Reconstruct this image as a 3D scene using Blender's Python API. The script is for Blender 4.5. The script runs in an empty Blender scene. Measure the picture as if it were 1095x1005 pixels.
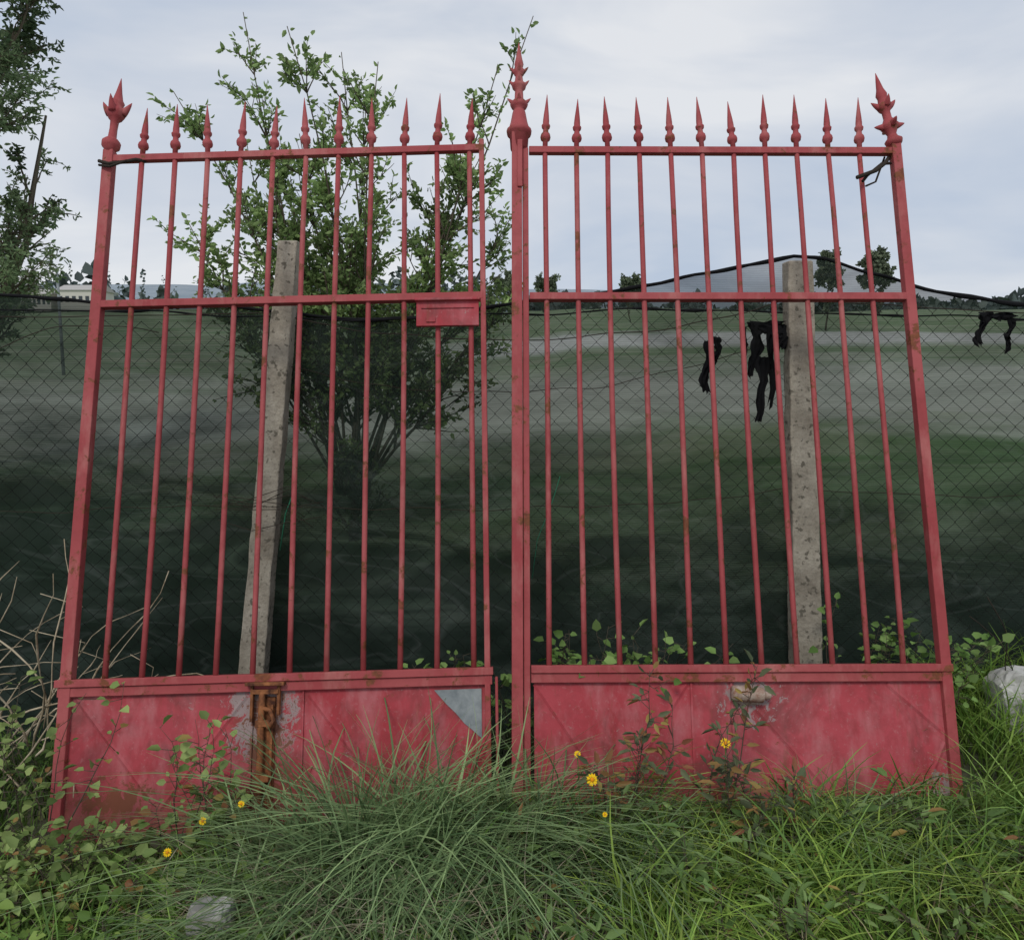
import bpy, math, random
import numpy as np
from mathutils import Vector, Matrix, noise
R = random.Random(11)
NR = np.random.RandomState(5)
scene = bpy.context.scene
col = scene.collection

# ------------------------------------------------------------------ helpers
class MB:
    def __init__(s): s.v=[]; s.f=[]; s.sm=[]
    def add(s, vs, fs, smooth=False):
        o=len(s.v); s.v.extend([tuple(v) for v in vs])
        for f in fs: s.f.append(tuple(i+o for i in f)); s.sm.append(smooth)
    def box(s, c, d, M=None):
        x,y,z=d[0]/2,d[1]/2,d[2]/2
        vs=[Vector((a*x,b*y,e*z)) for e in(-1,1) for b in(-1,1) for a in(-1,1)]
        if M is not None: vs=[M@v for v in vs]
        vs=[v+Vector(c) for v in vs]
        s.add(vs,[(0,2,3,1),(4,5,7,6),(0,1,5,4),(2,6,7,3),(0,4,6,2),(1,3,7,5)])
    def lathe(s, base, prof, n=12, M=None):
        vs=[];fs=[]
        for h,r in prof:
            for k in range(n):
                a=2*math.pi*k/n
                v=Vector((r*math.cos(a),r*math.sin(a),h))
                if M is not None: v=M@v
                vs.append(v+Vector(base))
        m=len(prof)
        for i in range(m-1):
            for k in range(n):
                fs.append((i*n+k,i*n+(k+1)%n,(i+1)*n+(k+1)%n,(i+1)*n+k))
        fs.append(tuple(reversed(range(n)))); fs.append(tuple((m-1)*n+k for k in range(n)))
        s.add(vs,fs,True)
    def tube(s, pts, rad, n=6):
        pts=[Vector(p) for p in pts]; m=len(pts)
        if not hasattr(rad,'__len__'): rad=[rad]*m
        vs=[];fs=[]
        for i,p in enumerate(pts):
            t=(pts[min(i+1,m-1)]-pts[max(i-1,0)])
            if t.length<1e-9: t=Vector((0,0,1))
            t.normalize()
            a=t.cross(Vector((0.13,0.97,0.2)) if abs(t.y)<0.9 else Vector((1,0,0))).normalized(); b=t.cross(a)
            for k in range(n):
                q=2*math.pi*k/n
                vs.append(p+(a*math.cos(q)+b*math.sin(q))*rad[i])
        for i in range(m-1):
            for k in range(n):
                fs.append((i*n+k,i*n+(k+1)%n,(i+1)*n+(k+1)%n,(i+1)*n+k))
        fs.append(tuple(range(n))[::-1]); fs.append(tuple((m-1)*n+k for k in range(n)))
        s.add(vs,fs,True)
    def obj(s, name, mat, parent=None, bevel=0):
        me=bpy.data.meshes.new(name); me.from_pydata(s.v,[],s.f)
        me.polygons.foreach_set('use_smooth',s.sm)
        me.materials.append(mat); me.update()
        o=bpy.data.objects.new(name,me); col.objects.link(o)
        if parent: o.parent=parent
        if bevel:
            b=o.modifiers.new('bevel','BEVEL'); b.width=bevel; b.segments=2; b.limit_method='ANGLE'; b.angle_limit=math.radians(50)
        return o

def np_obj(name, V, F, C, mat, parent=None, smooth=False):
    me=bpy.data.meshes.new(name)
    me.vertices.add(len(V)); me.vertices.foreach_set('co',V.astype(np.float32).ravel())
    k=F.shape[1]
    me.loops.add(F.size); me.loops.foreach_set('vertex_index',F.astype(np.int32).ravel())
    me.polygons.add(len(F)); me.polygons.foreach_set('loop_start',np.arange(0,F.size,k,dtype=np.int32))
    me.update(calc_edges=True); me.validate()
    if smooth: me.polygons.foreach_set('use_smooth',[True]*len(me.polygons))
    ca=me.color_attributes.new('Col','FLOAT_COLOR','POINT')
    arr=np.ones((len(V),4),dtype=np.float32); arr[:,:3]=C
    ca.data.foreach_set('color',arr.ravel())
    me.materials.append(mat)
    o=bpy.data.objects.new(name,me); col.objects.link(o)
    if parent: o.parent=parent
    return o

def empty(name, M=None):
    o=bpy.data.objects.new(name,None); col.objects.link(o); o.empty_display_size=0.2
    if M is not None: o.matrix_world=M
    return o

def new_mat(name):
    m=bpy.data.materials.new(name); m.use_nodes=True
    nt=m.node_tree; b=nt.nodes['Principled BSDF']
    return m,nt,b
def N(nt,t,**kw):
    n=nt.nodes.new(t)
    for k,v in kw.items():
        if k in n.inputs: n.inputs[k].default_value=v
        else: setattr(n,k,v)
    return n
def ramp(nt, src, stops):
    r=nt.nodes.new('ShaderNodeValToRGB'); e=r.color_ramp.elements
    while len(e)<len(stops): e.new(0.5)
    for i,(p,c) in enumerate(stops):
        e[i].position=p; e[i].color=(c,c,c,1) if not hasattr(c,'__len__') else (*c,1)
    nt.links.new(src,r.inputs['Fac']); return r.outputs['Color']
def mix(nt, fac, a, b, mode='MIX'):
    m=nt.nodes.new('ShaderNodeMix'); m.data_type='RGBA'; m.blend_type=mode
    for s,v in ((m.inputs[0],fac),(m.inputs[6],a),(m.inputs[7],b)):
        if isinstance(v,bpy.types.NodeSocket): nt.links.new(v,s)
        elif hasattr(v,'__len__'): s.default_value=(*v,1)
        else: s.default_value=v
    return m.outputs[2]
def mth(nt, op, a, bb):
    n=nt.nodes.new('ShaderNodeMath'); n.operation=op
    for i,v in enumerate((a,bb)):
        if isinstance(v,bpy.types.NodeSocket): nt.links.new(v,n.inputs[i])
        else: n.inputs[i].default_value=v
    return n.outputs[0]
def noisetex(nt, scale, detail=5, rough=0.6, vec=None, dist=0.0):
    n=N(nt,'ShaderNodeTexNoise',Scale=scale,Detail=detail,Roughness=rough,Distortion=dist)
    if vec is not None: nt.links.new(vec,n.inputs['Vector'])
    return n.outputs['Fac']
def objco(nt, scale=None, world=False):
    if world: s=nt.nodes.new('ShaderNodeNewGeometry').outputs['Position']
    else: s=nt.nodes.new('ShaderNodeTexCoord').outputs['Object']
    if scale:
        m=nt.nodes.new('ShaderNodeMapping'); m.inputs['Scale'].default_value=scale
        nt.links.new(s,m.inputs['Vector']); s=m.outputs['Vector']
    return s
def bump(nt, b, h, strength=0.3, dist=0.01):
    n=N(nt,'ShaderNodeBump',Strength=strength,Distance=dist)
    nt.links.new(h,n.inputs['Height']); nt.links.new(n.outputs['Normal'],b.inputs['Normal'])

# ------------------------------------------------------------------ materials
def paint(name, rust_lo, sheet=False, wear=None):
    m,nt,b=new_mat(name); co=objco(nt)
    big=noisetex(nt,1.7,2,0.6,co,0.4); med=noisetex(nt,13,4,0.7,co); fine=noisetex(nt,70,2,0.7,co)
    A=(0.35,0.036,0.046) if sheet else (0.31,0.048,0.052)
    B=(0.44,0.070,0.086) if sheet else (0.39,0.092,0.092)
    c=mix(nt,ramp(nt,big,[(0.35,0.0),(0.7,1.0)]),A,B)
    c=mix(nt,ramp(nt,med,[(0.45,0.0),(0.75,0.6)]),c,(0.22,0.034,0.034))
    if sheet:
        st=noisetex(nt,5,4,0.65,objco(nt,(2.2,1,0.9)))
        c=mix(nt,ramp(nt,st,[(0.46,0.0),(0.72,0.70)]),c,(0.48,0.17,0.18))
        st2=noisetex(nt,3,5,0.7,objco(nt,(1.6,1,1.4)),0.8)
        c=mix(nt,ramp(nt,st2,[(0.50,0.0),(0.68,0.68)]),c,(0.16,0.045,0.042))
        st3=noisetex(nt,8,5,0.75,objco(nt,(3.0,1,0.35)),0.4)
        c=mix(nt,ramp(nt,st3,[(0.58,0.0),(0.70,0.65)]),c,(0.20,0.07,0.04))
        c=mix(nt,ramp(nt,fine,[(0.60,0.0),(0.72,0.35)]),c,(0.45,0.20,0.20))
    else:
        st=noisetex(nt,9,4,0.7,objco(nt,(1,1,0.35)))
        c=mix(nt,ramp(nt,st,[(0.52,0.0),(0.70,0.6)]),c,(0.44,0.17,0.15))
    r=noisetex(nt,9,6,0.75,co,0.3)
    rm=ramp(nt,r,[(rust_lo,0.0),(rust_lo+0.05,1.0)])
    rc=mix(nt,fine,(0.07,0.022,0.014),(0.28,0.09,0.035))
    c=mix(nt,rm,c,rc)
    if sheet:
        sc=noisetex(nt,22,6,0.8,co,0.6)
        c=mix(nt,ramp(nt,sc,[(0.65,0.0),(0.675,0.7)]),c,(0.34,0.24,0.22))
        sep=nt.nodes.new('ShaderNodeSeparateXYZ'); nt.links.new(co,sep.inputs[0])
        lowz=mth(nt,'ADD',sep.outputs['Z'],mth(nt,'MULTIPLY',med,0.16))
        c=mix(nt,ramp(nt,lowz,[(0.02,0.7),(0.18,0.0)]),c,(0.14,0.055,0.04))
        if wear:
            for (wx,wz,sx,sz,rad,cr) in wear:
                v=nt.nodes.new('ShaderNodeMapping'); v.vector_type='POINT'
                v.inputs['Location'].default_value=(-wx*sx,0,-wz*sz); v.inputs['Scale'].default_value=(sx,0,sz)
                nt.links.new(co,v.inputs['Vector'])
                ln=nt.nodes.new('ShaderNodeVectorMath'); ln.operation='LENGTH'; nt.links.new(v.outputs[0],ln.inputs[0])
                dd=mth(nt,'ADD',ln.outputs['Value'],mth(nt,'MULTIPLY',mth(nt,'SUBTRACT',sc,0.5),0.42))
                rr_=mth(nt,'DIVIDE',dd,rad)
                c=mix(nt,ramp(nt,rr_,[(0.66,0.9),(0.80,0.0)]),c,cr)
    nt.links.new(c,b.inputs['Base Color'])
    b.inputs['Roughness'].default_value=0.66
    b.inputs['Specular IOR Level'].default_value=0.25
    bump(nt,b,r,0.4,0.004)
    return m
GR=(0.30,0.25,0.24); RU=(0.17,0.06,0.03)
M_paint=paint('red_paint_bars',0.565)
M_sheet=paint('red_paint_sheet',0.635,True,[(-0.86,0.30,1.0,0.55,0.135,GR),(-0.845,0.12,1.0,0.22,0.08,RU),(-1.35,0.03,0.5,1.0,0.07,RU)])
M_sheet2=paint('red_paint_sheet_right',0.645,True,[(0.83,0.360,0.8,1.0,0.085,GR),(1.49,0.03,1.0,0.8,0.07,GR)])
def simple(name, c1,c2,scale,rough=0.85,bmp=0.4,metal=0.0,thr=(0.35,0.65)):
    m,nt,b=new_mat(name); co=objco(nt)
    n=noisetex(nt,scale,5,0.7,co,0.3)
    nt.links.new(mix(nt,ramp(nt,n,[(thr[0],0.0),(thr[1],1.0)]),c1,c2),b.inputs['Base Color'])
    b.inputs['Roughness'].default_value=rough; b.inputs['Metallic'].default_value=metal
    b.inputs['Specular IOR Level'].default_value=0.25
    if bmp: bump(nt,b,n,bmp,0.006)
    return m
def plain(name,c,rough=0.85):
    m,nt,b=new_mat(name); b.inputs['Base Color'].default_value=(*c,1); b.inputs['Roughness'].default_value=rough; b.inputs['Specular IOR Level'].default_value=0.2; return m
M_rust=simple('rust',(0.06,0.022,0.013),(0.34,0.13,0.05),22)
M_zinc=simple('bare_metal',(0.15,0.17,0.18),(0.28,0.30,0.30),12,0.6,0.2)
M_dkwire=plain('dark_wire',(0.035,0.027,0.02))
M_chain=plain('chain_wire',(0.010,0.012,0.010))
M_rag=plain('black_rag',(0.008,0.008,0.009),0.95)
M_rock=simple('rock',(0.28,0.27,0.25),(0.62,0.61,0.58),5,0.95,0.9)
M_bark=plain('bark',(0.095,0.078,0.055),0.95)

m,nt,b=new_mat('concrete'); M_conc=m; co=objco(nt)
n1=noisetex(nt,6,5,0.7,co); n2=noisetex(nt,60,3,0.7,co); n3=noisetex(nt,42,3,0.5,co)
c=mix(nt,ramp(nt,n1,[(0.3,0.0),(0.7,1.0)]),(0.19,0.16,0.12),(0.42,0.375,0.30))
c=mix(nt,ramp(nt,n3,[(0.60,0.0),(0.66,0.8)]),c,(0.08,0.07,0.05))
c=mix(nt,ramp(nt,n2,[(0.5,0.0),(0.75,0.5)]),c,(0.12,0.105,0.08))
nt.links.new(c,b.inputs['Base Color']); b.inputs['Roughness'].default_value=0.95
bump(nt,b,mix(nt,0.5,n1,n2),0.8,0.012)

def foliage_mat(name, rough=0.6, trans=0.35):
    m,nt,b=new_mat(name)
    a=nt.nodes.new('ShaderNodeAttribute'); a.attribute_name='Col'
    c=a.outputs['Color']
    nt.links.new(c,b.inputs['Base Color']); b.inputs['Roughness'].default_value=rough
    b.inputs['Specular IOR Level'].default_value=0.22
    if trans>0:
        t=nt.nodes.new('ShaderNodeBsdfTranslucent'); nt.links.new(c,t.inputs['Color'])
        mx=nt.nodes.new('ShaderNodeMixShader'); mx.inputs[0].default_value=trans
        nt.links.new(b.outputs[0],mx.inputs[1]); nt.links.new(t.outputs[0],mx.inputs[2])
        nt.links.new(mx.outputs[0],nt.nodes['Material Output'].inputs['Surface'])
    return m
M_leaf=foliage_mat('foliage'); M_grass=foliage_mat('grass_blades',0.5,0.2)
M_far=foliage_mat('far_foliage',0.9,0)

# shade net (woven, partly see-through; denser toward the ground)
m,nt,b=new_mat('shade_net'); M_net=m
co=objco(nt)
sep=nt.nodes.new('ShaderNodeSeparateXYZ'); nt.links.new(co,sep.inputs[0])
zmap=N(nt,'ShaderNodeMapRange'); nt.links.new(sep.outputs['Z'],zmap.inputs['Value'])
zmap.inputs['From Min'].default_value=0.0; zmap.inputs['From Max'].default_value=2.0
zr=ramp(nt,zmap.outputs['Result'],[(0.0,0.97),(0.34,0.94),(0.48,0.87),(0.60,0.765),(0.825,0.725),(0.86,0.68),(0.97,0.63)])
xm=N(nt,'ShaderNodeMapRange'); nt.links.new(sep.outputs['X'],xm.inputs['Value'])
xm.inputs['From Min'].default_value=-2.6; xm.inputs['From Max'].default_value=2.4; xm.inputs['To Min'].default_value=0.10; xm.inputs['To Max'].default_value=-0.045
st=noisetex(nt,1.5,5,0.65,objco(nt,(0.7,1,3.6)),1.4)  # stretched noise that puts fold brightness streaks into density and colour
weave=nt.nodes.new('ShaderNodeTexWave'); weave.wave_type='BANDS'; weave.bands_direction='Z'
weave.inputs['Scale'].default_value=34; weave.inputs['Distortion'].default_value=1.5; weave.inputs['Detail'].default_value=1
nt.links.new(co,weave.inputs['Vector'])
d=mth(nt,'ADD',zr,mth(nt,'MULTIPLY',mth(nt,'SUBTRACT',st,0.5),-0.45))
d=mth(nt,'ADD',d,mth(nt,'MULTIPLY',mth(nt,'SUBTRACT',weave.outputs['Fac'],0.5),0.06))
d=mth(nt,'ADD',d,xm.outputs[0])
cl=nt.nodes.new('ShaderNodeClamp'); nt.links.new(d,cl.inputs[0]); cl.inputs[1].default_value=0.5; cl.inputs[2].default_value=0.98
nc=mix(nt,ramp(nt,st,[(0.50,0.0),(0.68,1.0)]),(0.0085,0.0175,0.012),(0.028,0.043,0.034))
cr=noisetex(nt,1.1,2,0.5,objco(nt,(0.8,1,2.0)),1.8)
nc=mix(nt,ramp(nt,cr,[(0.485,0.0),(0.50,0.4),(0.515,0.0)]),nc,(0.06,0.072,0.065))  # thin pale streaks painted into the colour for light on the folds
nt.links.new(nc,b.inputs['Base Color']); b.inputs['Roughness'].default_value=0.7; b.inputs['Specular IOR Level'].default_value=0.2
tr=nt.nodes.new('ShaderNodeBsdfTransparent'); mx=nt.nodes.new('ShaderNodeMixShader')
nt.links.new(cl.outputs[0],mx.inputs[0]); nt.links.new(tr.outputs[0],mx.inputs[1]); nt.links.new(b.outputs[0],mx.inputs[2])
nt.links.new(mx.outputs[0],nt.nodes['Material Output'].inputs['Surface'])

# ground
m,nt,b=new_mat('ground_soil_and_field'); M_ground=m
p=objco(nt,world=True)
sep=nt.nodes.new('ShaderNodeSeparateXYZ'); nt.links.new(p,sep.inputs[0])
n1=noisetex(nt,3,3,0.65,p); n2=noisetex(nt,25,3,0.7,p)
near=mix(nt,n1,(0.02,0.028,0.012),(0.06,0.065,0.03)); near=mix(nt,ramp(nt,n2,[(0.45,0.0),(0.7,0.6)]),near,(0.10,0.085,0.055))
fs=noisetex(nt,1.0,5,0.7,objco(nt,(0.10,0.45,0.0),True),0.8)
field=mix(nt,ramp(nt,fs,[(0.42,0.0),(0.64,1.0)]),(0.10,0.20,0.05),(0.32,0.36,0.22))
lg=N(nt,'ShaderNodeMath',operation='LOGARITHM'); lg.inputs[1].default_value=10; nt.links.new(sep.outputs['Y'],lg.inputs[0])
lm=N(nt,'ShaderNodeMapRange'); nt.links.new(lg.outputs[0],lm.inputs['Value']); lm.inputs['From Min'].default_value=0.5; lm.inputs['From Max'].default_value=3.0
wn=noisetex(nt,1.0,5,0.7,objco(nt,(0.16,0.30,0.0),True),0.8)
wb=mth(nt,'ADD',lm.outputs[0],mth(nt,'MULTIPLY',mth(nt,'SUBTRACT',wn,0.5),0.14))
pale=ramp(nt,wb,[(0.20,0.0),(0.24,0.85),(0.31,0.85),(0.36,0.25),(0.40,0.1)])
field=mix(nt,pale,field,mix(nt,fs,(0.40,0.42,0.34),(0.66,0.67,0.58)))
wb2=mth(nt,'ADD',lm.outputs[0],mth(nt,'MULTIPLY',mth(nt,'SUBTRACT',wn,0.5),0.025))
xs_=N(nt,'ShaderNodeMapRange'); nt.links.new(sep.outputs['X'],xs_.inputs['Value']); xs_.inputs['From Min'].default_value=-6; xs_.inputs['From Max'].default_value=0; xs_.inputs['To Min'].default_value=0.1; xs_.inputs['To Max'].default_value=1
track=mth(nt,'MULTIPLY',mth(nt,'MULTIPLY',ramp(nt,wb2,[(0.385,0.0),(0.40,1.0),(0.43,1.0),(0.445,0.0)]),xs_.outputs[0]),ramp(nt,n1,[(0.35,0.6),(0.6,1.0)]))
field=mix(nt,track,field,mix(nt,n2,(0.52,0.52,0.48),(0.85,0.84,0.80)))
yf=ramp(nt,lm.outputs[0],[(0.05,0.0),(0.14,1.0)])
nt.links.new(mix(nt,yf,near,field),b.inputs['Base Color']); b.inputs['Roughness'].default_value=0.95
M_hill=simple('hill',(0.20,0.245,0.28),(0.29,0.33,0.36),0.02,0.95,0)  # bluish base colour paints the distance haze onto the hills

# ------------------------------------------------------------------ terrain
def gh(x,y):
    z=-0.05+0.045*max(-2.5,min(2.5,x))
    z+=0.05*noise.noise(Vector((x*0.9,y*0.9,3.1)))+0.015*noise.noise(Vector((x*4,y*4,1.1)))
    if x>1.6: z+=0.16*min(1,(x-1.6)/0.8)*max(0,min(1,(y-2.2)/0.9))
    if y>6: 
        z+=0.09*(min(y,150)-6)
        z+=0.04*(max(0,y-150))
        z+=0.012*min(y,150)*noise.noise(Vector((x*0.03,y*0.03,0)))
    return z
ys=list(np.linspace(-4,6,70))+list(np.geomspace(6.3,1800,70))
ss=np.linspace(-1,1,141)
V=[];
for y in ys:
    for s in ss:
        x=(s*0.35+0.65*s**3)*(9+max(0,y)*1.3); V.append((x,y,gh(x,y)))
nx=len(ss); F=[(i*nx+j,i*nx+j+1,(i+1)*nx+j+1,(i+1)*nx+j) for i in range(len(ys)-1) for j in range(nx-1)]
np_obj('ground',np.array(V),np.array(F),np.full((len(V),3),0.5),M_ground,smooth=True)
V=[];F=[];xs=np.linspace(-1800,1800,161); hy=np.linspace(700,1900,14)
for i,y in enumerate(hy):
    for x in xs:
        e=math.sin(math.pi*i/(len(hy)-1))
        base=y*0.075
        amp=52 if x<-200 else 52-30*min(1,(x+200)/700)
        h=amp*e*(0.80+0.22*noise.noise(Vector((x*0.0022,y*0.001,5)))+0.12*noise.noise(Vector((x*0.012,y*0.004,9))))
        V.append((x,y,base+h-10*(i==0)))
nx=len(xs); F=[(i*nx+j,i*nx+j+1,(i+1)*nx+j+1,(i+1)*nx+j) for i in range(len(hy)-1) for j in range(nx-1)]
np_obj('hills',np.array(V),np.array(F),np.full((len(V),3),0.5),M_hill,smooth=True)

# ------------------------------------------------------------------ gates
LEAN=math.radians(17.2)
def gate_matrix(roll):
    return Matrix.Translation((0,2.58,0))@Matrix.Rotation(-LEAN,4,'X')@Matrix.Rotation(roll,4,'Y')
SPIKE=[(0.040,0.0102),(0.046,0.0185),(0.056,0.0205),(0.068,0.018),(0.076,0.0115),(0.09,0.0102),(0.096,0.016),(0.105,0.0175),(0.112,0.0125),(0.125,0.0125),(0.15,0.0105),(0.195,0.0055),(0.237,0.001)]
def bars(mb, xs, t0, t1, slope, x0):
    for x in xs:
        dz=slope*(x-x0)+R.uniform(-0.004,0.004)
        bx=R.uniform(-0.006,0.006); by=R.uniform(-0.003,0.003)
        n=8; pts=[]
        for i in range(n+1):
            t=t0+(t1-t0)*i/n
            pts.append((x+bx*math.sin(i/n*math.pi*R.uniform(0.9,1.1)),by*math.sin(i/n*6),t+dz))
        mb.tube(pts,0.0100,10)
        k=R.uniform(0.90,1.07)
        Mr=Matrix.Rotation(R.uniform(-0.06,0.06),4,'Y')@Matrix.Rotation(R.uniform(-0.03,0.03),4,'X')
        prof=[(0,0.0100)]+[(h*k,rr) for h,rr in SPIKE]
        mb.lathe((x,0,t1+dz),prof,12,Mr)
def barbs(mb, base, M, h, r0, r1, dh, n=4, th=0.011, a0=0.0):
    for k in range(n):
        a=a0+2*math.pi*k/n; c,s_=math.cos(a),math.sin(a)
        pts=[];rad=[]
        for i in range(6):
            u=i/5; rr=r0+(r1-r0)*u; hh=h+dh*(u**1.3)
            pts.append(M@Vector((rr*c,rr*s_,hh))+Vector(base)); rad.append(th*(1-u)**0.75+0.0008)
        mb.tube(pts,rad,7)
def rail(mb,xa,xb,t,h,dpt,slope,x0,y=0):
    L=xb-xa; xc=(xa+xb)/2
    mb.box((xc,y,t+slope*(xc-x0)),(L,dpt,h),Matrix.Rotation(-math.atan(slope),4,'Y'))
def crease(mb,segs):
    for (xa,ta,xb,tb) in segs:
        L=math.hypot(xb-xa,tb-ta); ux,ut=(xb-xa)/L,(tb-ta)/L; w=0.009
        vs=[(xa-ut*w,0.0037,ta+ux*w),(xa,0.0002,ta),(xa+ut*w,0.0037,ta-ux*w),(xb-ut*w,0.0037,tb+ux*w),(xb,0.0002,tb),(xb+ut*w,0.0037,tb-ux*w)]
        mb.add(vs,[(0,1,4,3),(1,2,5,4)])

# ---- left leaf
G1=empty('metal_gate',gate_matrix(math.radians(-1.0)))
SL=0.012; X0=-0.8
mb=MB(); xs=[-1.416+0.129*i for i in range(11)]
bars(mb,xs,0.43,2.435,SL,X0); mb.obj('bars_with_spikes',M_paint,G1)
mb=MB()
rail(mb,-1.562,-0.075,2.435,0.027,0.026,SL*1.3,X0)
rail(mb,-1.562,-0.078,1.822,0.028,0.034,SL*0.6,X0)
rail(mb,-1.580,-0.058,0.432,0.026,0.048,SL,X0)
rail(mb,-1.572,-0.062,0.402,0.032,0.030,SL,X0)
mb.obj('rails',M_paint,G1,0.002)
mb=MB()
mb.box((-1.545,0.001,1.20),(0.040,0.038,2.52)); mb.box((-0.078,0.001,1.20),(0.020,0.034,2.56))
mb.box((-0.047,0.004,0.17),(0.010,0.030,0.50))
mb.obj('stiles',M_paint,G1,0.003)
mb=MB(); Mf=Matrix.Rotation(math.radians(4),4,'Y'); base=(-1.545,0,2.455)
mb.lathe(base,[(0,0.020),(0.012,0.024),(0.022,0.034),(0.042,0.035),(0.055,0.024),(0.062,0.016),(0.10,0.0145),(0.135,0.016),(0.145,0.026),(0.165,0.036),(0.178,0.036),(0.190,0.026),(0.205,0.023),(0.215,0.027),(0.228,0.019),(0.26,0.012),(0.325,0.001)],14,Mf)
barbs(mb,base,Mf,0.170,0.026,0.058,0.048,4,0.017,0.0)
mb.obj('post_finial',M_paint,G1)
mb=MB(); mb.box((-0.812,0.006,0.13),(1.475,0.004,0.57)); 
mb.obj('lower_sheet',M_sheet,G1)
mb=MB()
for x,w in ((-0.72,0.006),(-0.895,0.006)): mb.box((x,0.001,0.12),(w,0.008,0.54))
mb.box((-0.80,0.0,-0.14),(1.48,0.026,0.03))
crease(mb,((-1.51,0.37,-1.22,0.02),(-0.92,0.37,-1.20,0.0),(-0.70,0.37,-0.42,0.02),(-0.10,0.20,-0.30,0.0)))
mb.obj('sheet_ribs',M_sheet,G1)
mb=MB(); out=[(-0.265,0.378),(-0.10,0.381),(-0.10,0.215),(-0.113,0.225),(-0.135,0.245),(-0.16,0.265),(-0.19,0.30),(-0.22,0.328),(-0.24,0.35)]
n=len(out); mb.add([(a,-0.0005,t) for a,t in out]+[(a,0.003,t) for a,t in out],[tuple(range(n))[::-1],tuple(n+k for k in range(n))]+[(k,(k+1)%n,n+(k+1)%n,n+k) for k in range(n)])
mb.obj('bare_metal_patch',M_zinc,G1)
mb=MB(); mb.box((-0.212,-0.020,1.755),(0.235,0.016,0.105)); mb.box((-0.212,-0.030,1.803),(0.245,0.030,0.010))
mb.box((-0.275,-0.031,1.725),(0.035,0.005,0.018)); mb.box((-0.212,-0.031,1.772),(0.20,0.004,0.004))
mb.obj('lock_box',M_sheet,G1,0.003)
mb=MB(); x=-0.845
mb.box((x,-0.001,0.115),(0.060,0.010,0.50)); mb.box((x,-0.022,0.412),(0.135,0.045,0.012)); 
mb.box((x-0.048,-0.014,0.345),(0.010,0.022,0.12)); mb.box((x+0.044,-0.014,0.355),(0.010,0.022,0.10)); mb.box((x,-0.026,0.385),(0.09,0.010,0.016))
mb.tube([(x-0.012,-0.022,0.39),(x-0.012,-0.024,0.2),(x-0.010,-0.022,-0.12)],0.011,10)
mb.tube([(x-0.012,-0.022,0.33),(x+0.02,-0.035,0.325),(x+0.035,-0.04,0.29),(x+0.015,-0.04,0.265)],0.008,8)
for t in (0.28,0.10,-0.02): mb.box((x-0.004,-0.018,t),(0.052,0.034,0.022))
mb.box((x+0.022,-0.012,0.19),(0.010,0.016,0.30))
mb.obj('drop_bolt',M_rust,G1,0.002)
mb=MB()
mb.tube([(-1.57,-0.03,2.40),(-1.53,-0.035,2.385),(-1.48,-0.03,2.393),(-1.43,-0.02,2.41),(-1.40,0.0,2.413)],0.007,7)
mb.tube([(-1.57,-0.026,2.385),(-1.52,-0.04,2.37),(-1.46,-0.03,2.40)],0.005,7)
mb.obj('tie_wire',M_dkwire,G1)

# ---- right leaf
G2=empty('metal_gate.001',gate_matrix(0))
mb=MB(); xs=[0.130+0.1242*i for i in range(11)]
bars(mb,xs,0.43,2.432,-0.002,0.8); mb.obj('bars_with_spikes',M_paint,G2)
mb=MB()
rail(mb,0.067,1.502,2.432,0.027,0.026,-0.003,0.8); rail(mb,0.067,1.505,1.822,0.028,0.034,0.0,0.8)
rail(mb,0.067,1.535,0.448,0.026,0.048,0.004,0.8); rail(mb,0.067,1.52,0.418,0.032,0.030,0.004,0.8)
mb.obj('rails',M_paint,G2,0.002)
mb=MB()
mb.box((0.019,-0.006,1.25),(0.040,0.052,2.50)); mb.box((0.0525,0.004,1.22),(0.023,0.040,2.44))
mb.box((0.031,-0.036,2.36),(0.020,0.008,0.20))
mb.box((1.514,0.001,1.215),(0.036,0.038,2.49))
mb.obj('stiles',M_paint,G2,0.003)
mb=MB(); I=Matrix.Identity(4); base=(0.028,0,2.50)
mb.lathe(base,[(-0.06,0.034),(0,0.038),(0.004,0.048),(0.020,0.050),(0.030,0.041),(0.06,0.033),(0.10,0.026),(0.115,0.019),(0.122,0.030),(0.135,0.036),(0.147,0.028),(0.158,0.018),(0.2,0.016),(0.210,0.027),(0.222,0.030),(0.233,0.018),(0.262,0.014),(0.272,0.021),(0.286,0.024),(0.298,0.015),(0.315,0.019),(0.345,0.0125),(0.385,0.006),(0.415,0.001)],16,I)
barbs(mb,base,I,0.140,0.018,0.047,0.024,4,0.011); barbs(mb,base,I,0.222,0.018,0.041,0.022,4,0.009); barbs(mb,base,I,0.278,0.012,0.038,0.026,4,0.010)
mb.obj('post_finial',M_paint,G2)
mb=MB(); Mf=Matrix.Rotation(math.radians(-9),4,'Y'); base=(1.514,0,2.455)
mb.lathe(base,[(0,0.020),(0.008,0.030),(0.022,0.034),(0.035,0.021),(0.05,0.017),(0.07,0.026),(0.085,0.036),(0.10,0.026),(0.12,0.016),(0.15,0.016),(0.16,0.025),(0.175,0.031),(0.19,0.020),(0.21,0.018),(0.225,0.022),(0.25,0.014),(0.29,0.0075),(0.325,0.001)],14,Mf)
barbs(mb,base,Mf,0.085,0.024,0.062,0.006,4,0.015); barbs(mb,base,Mf,0.172,0.020,0.050,0.026,4,0.014)
mb.obj('post_finial.001',M_paint,G2)
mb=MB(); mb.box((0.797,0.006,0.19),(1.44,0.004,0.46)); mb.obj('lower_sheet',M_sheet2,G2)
mb=MB()
for x in (0.625,0.765): mb.box((x,0.001,0.20),(0.007,0.008,0.40))
mb.box((0.79,0.0,-0.03),(1.45,0.026,0.03))
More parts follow.
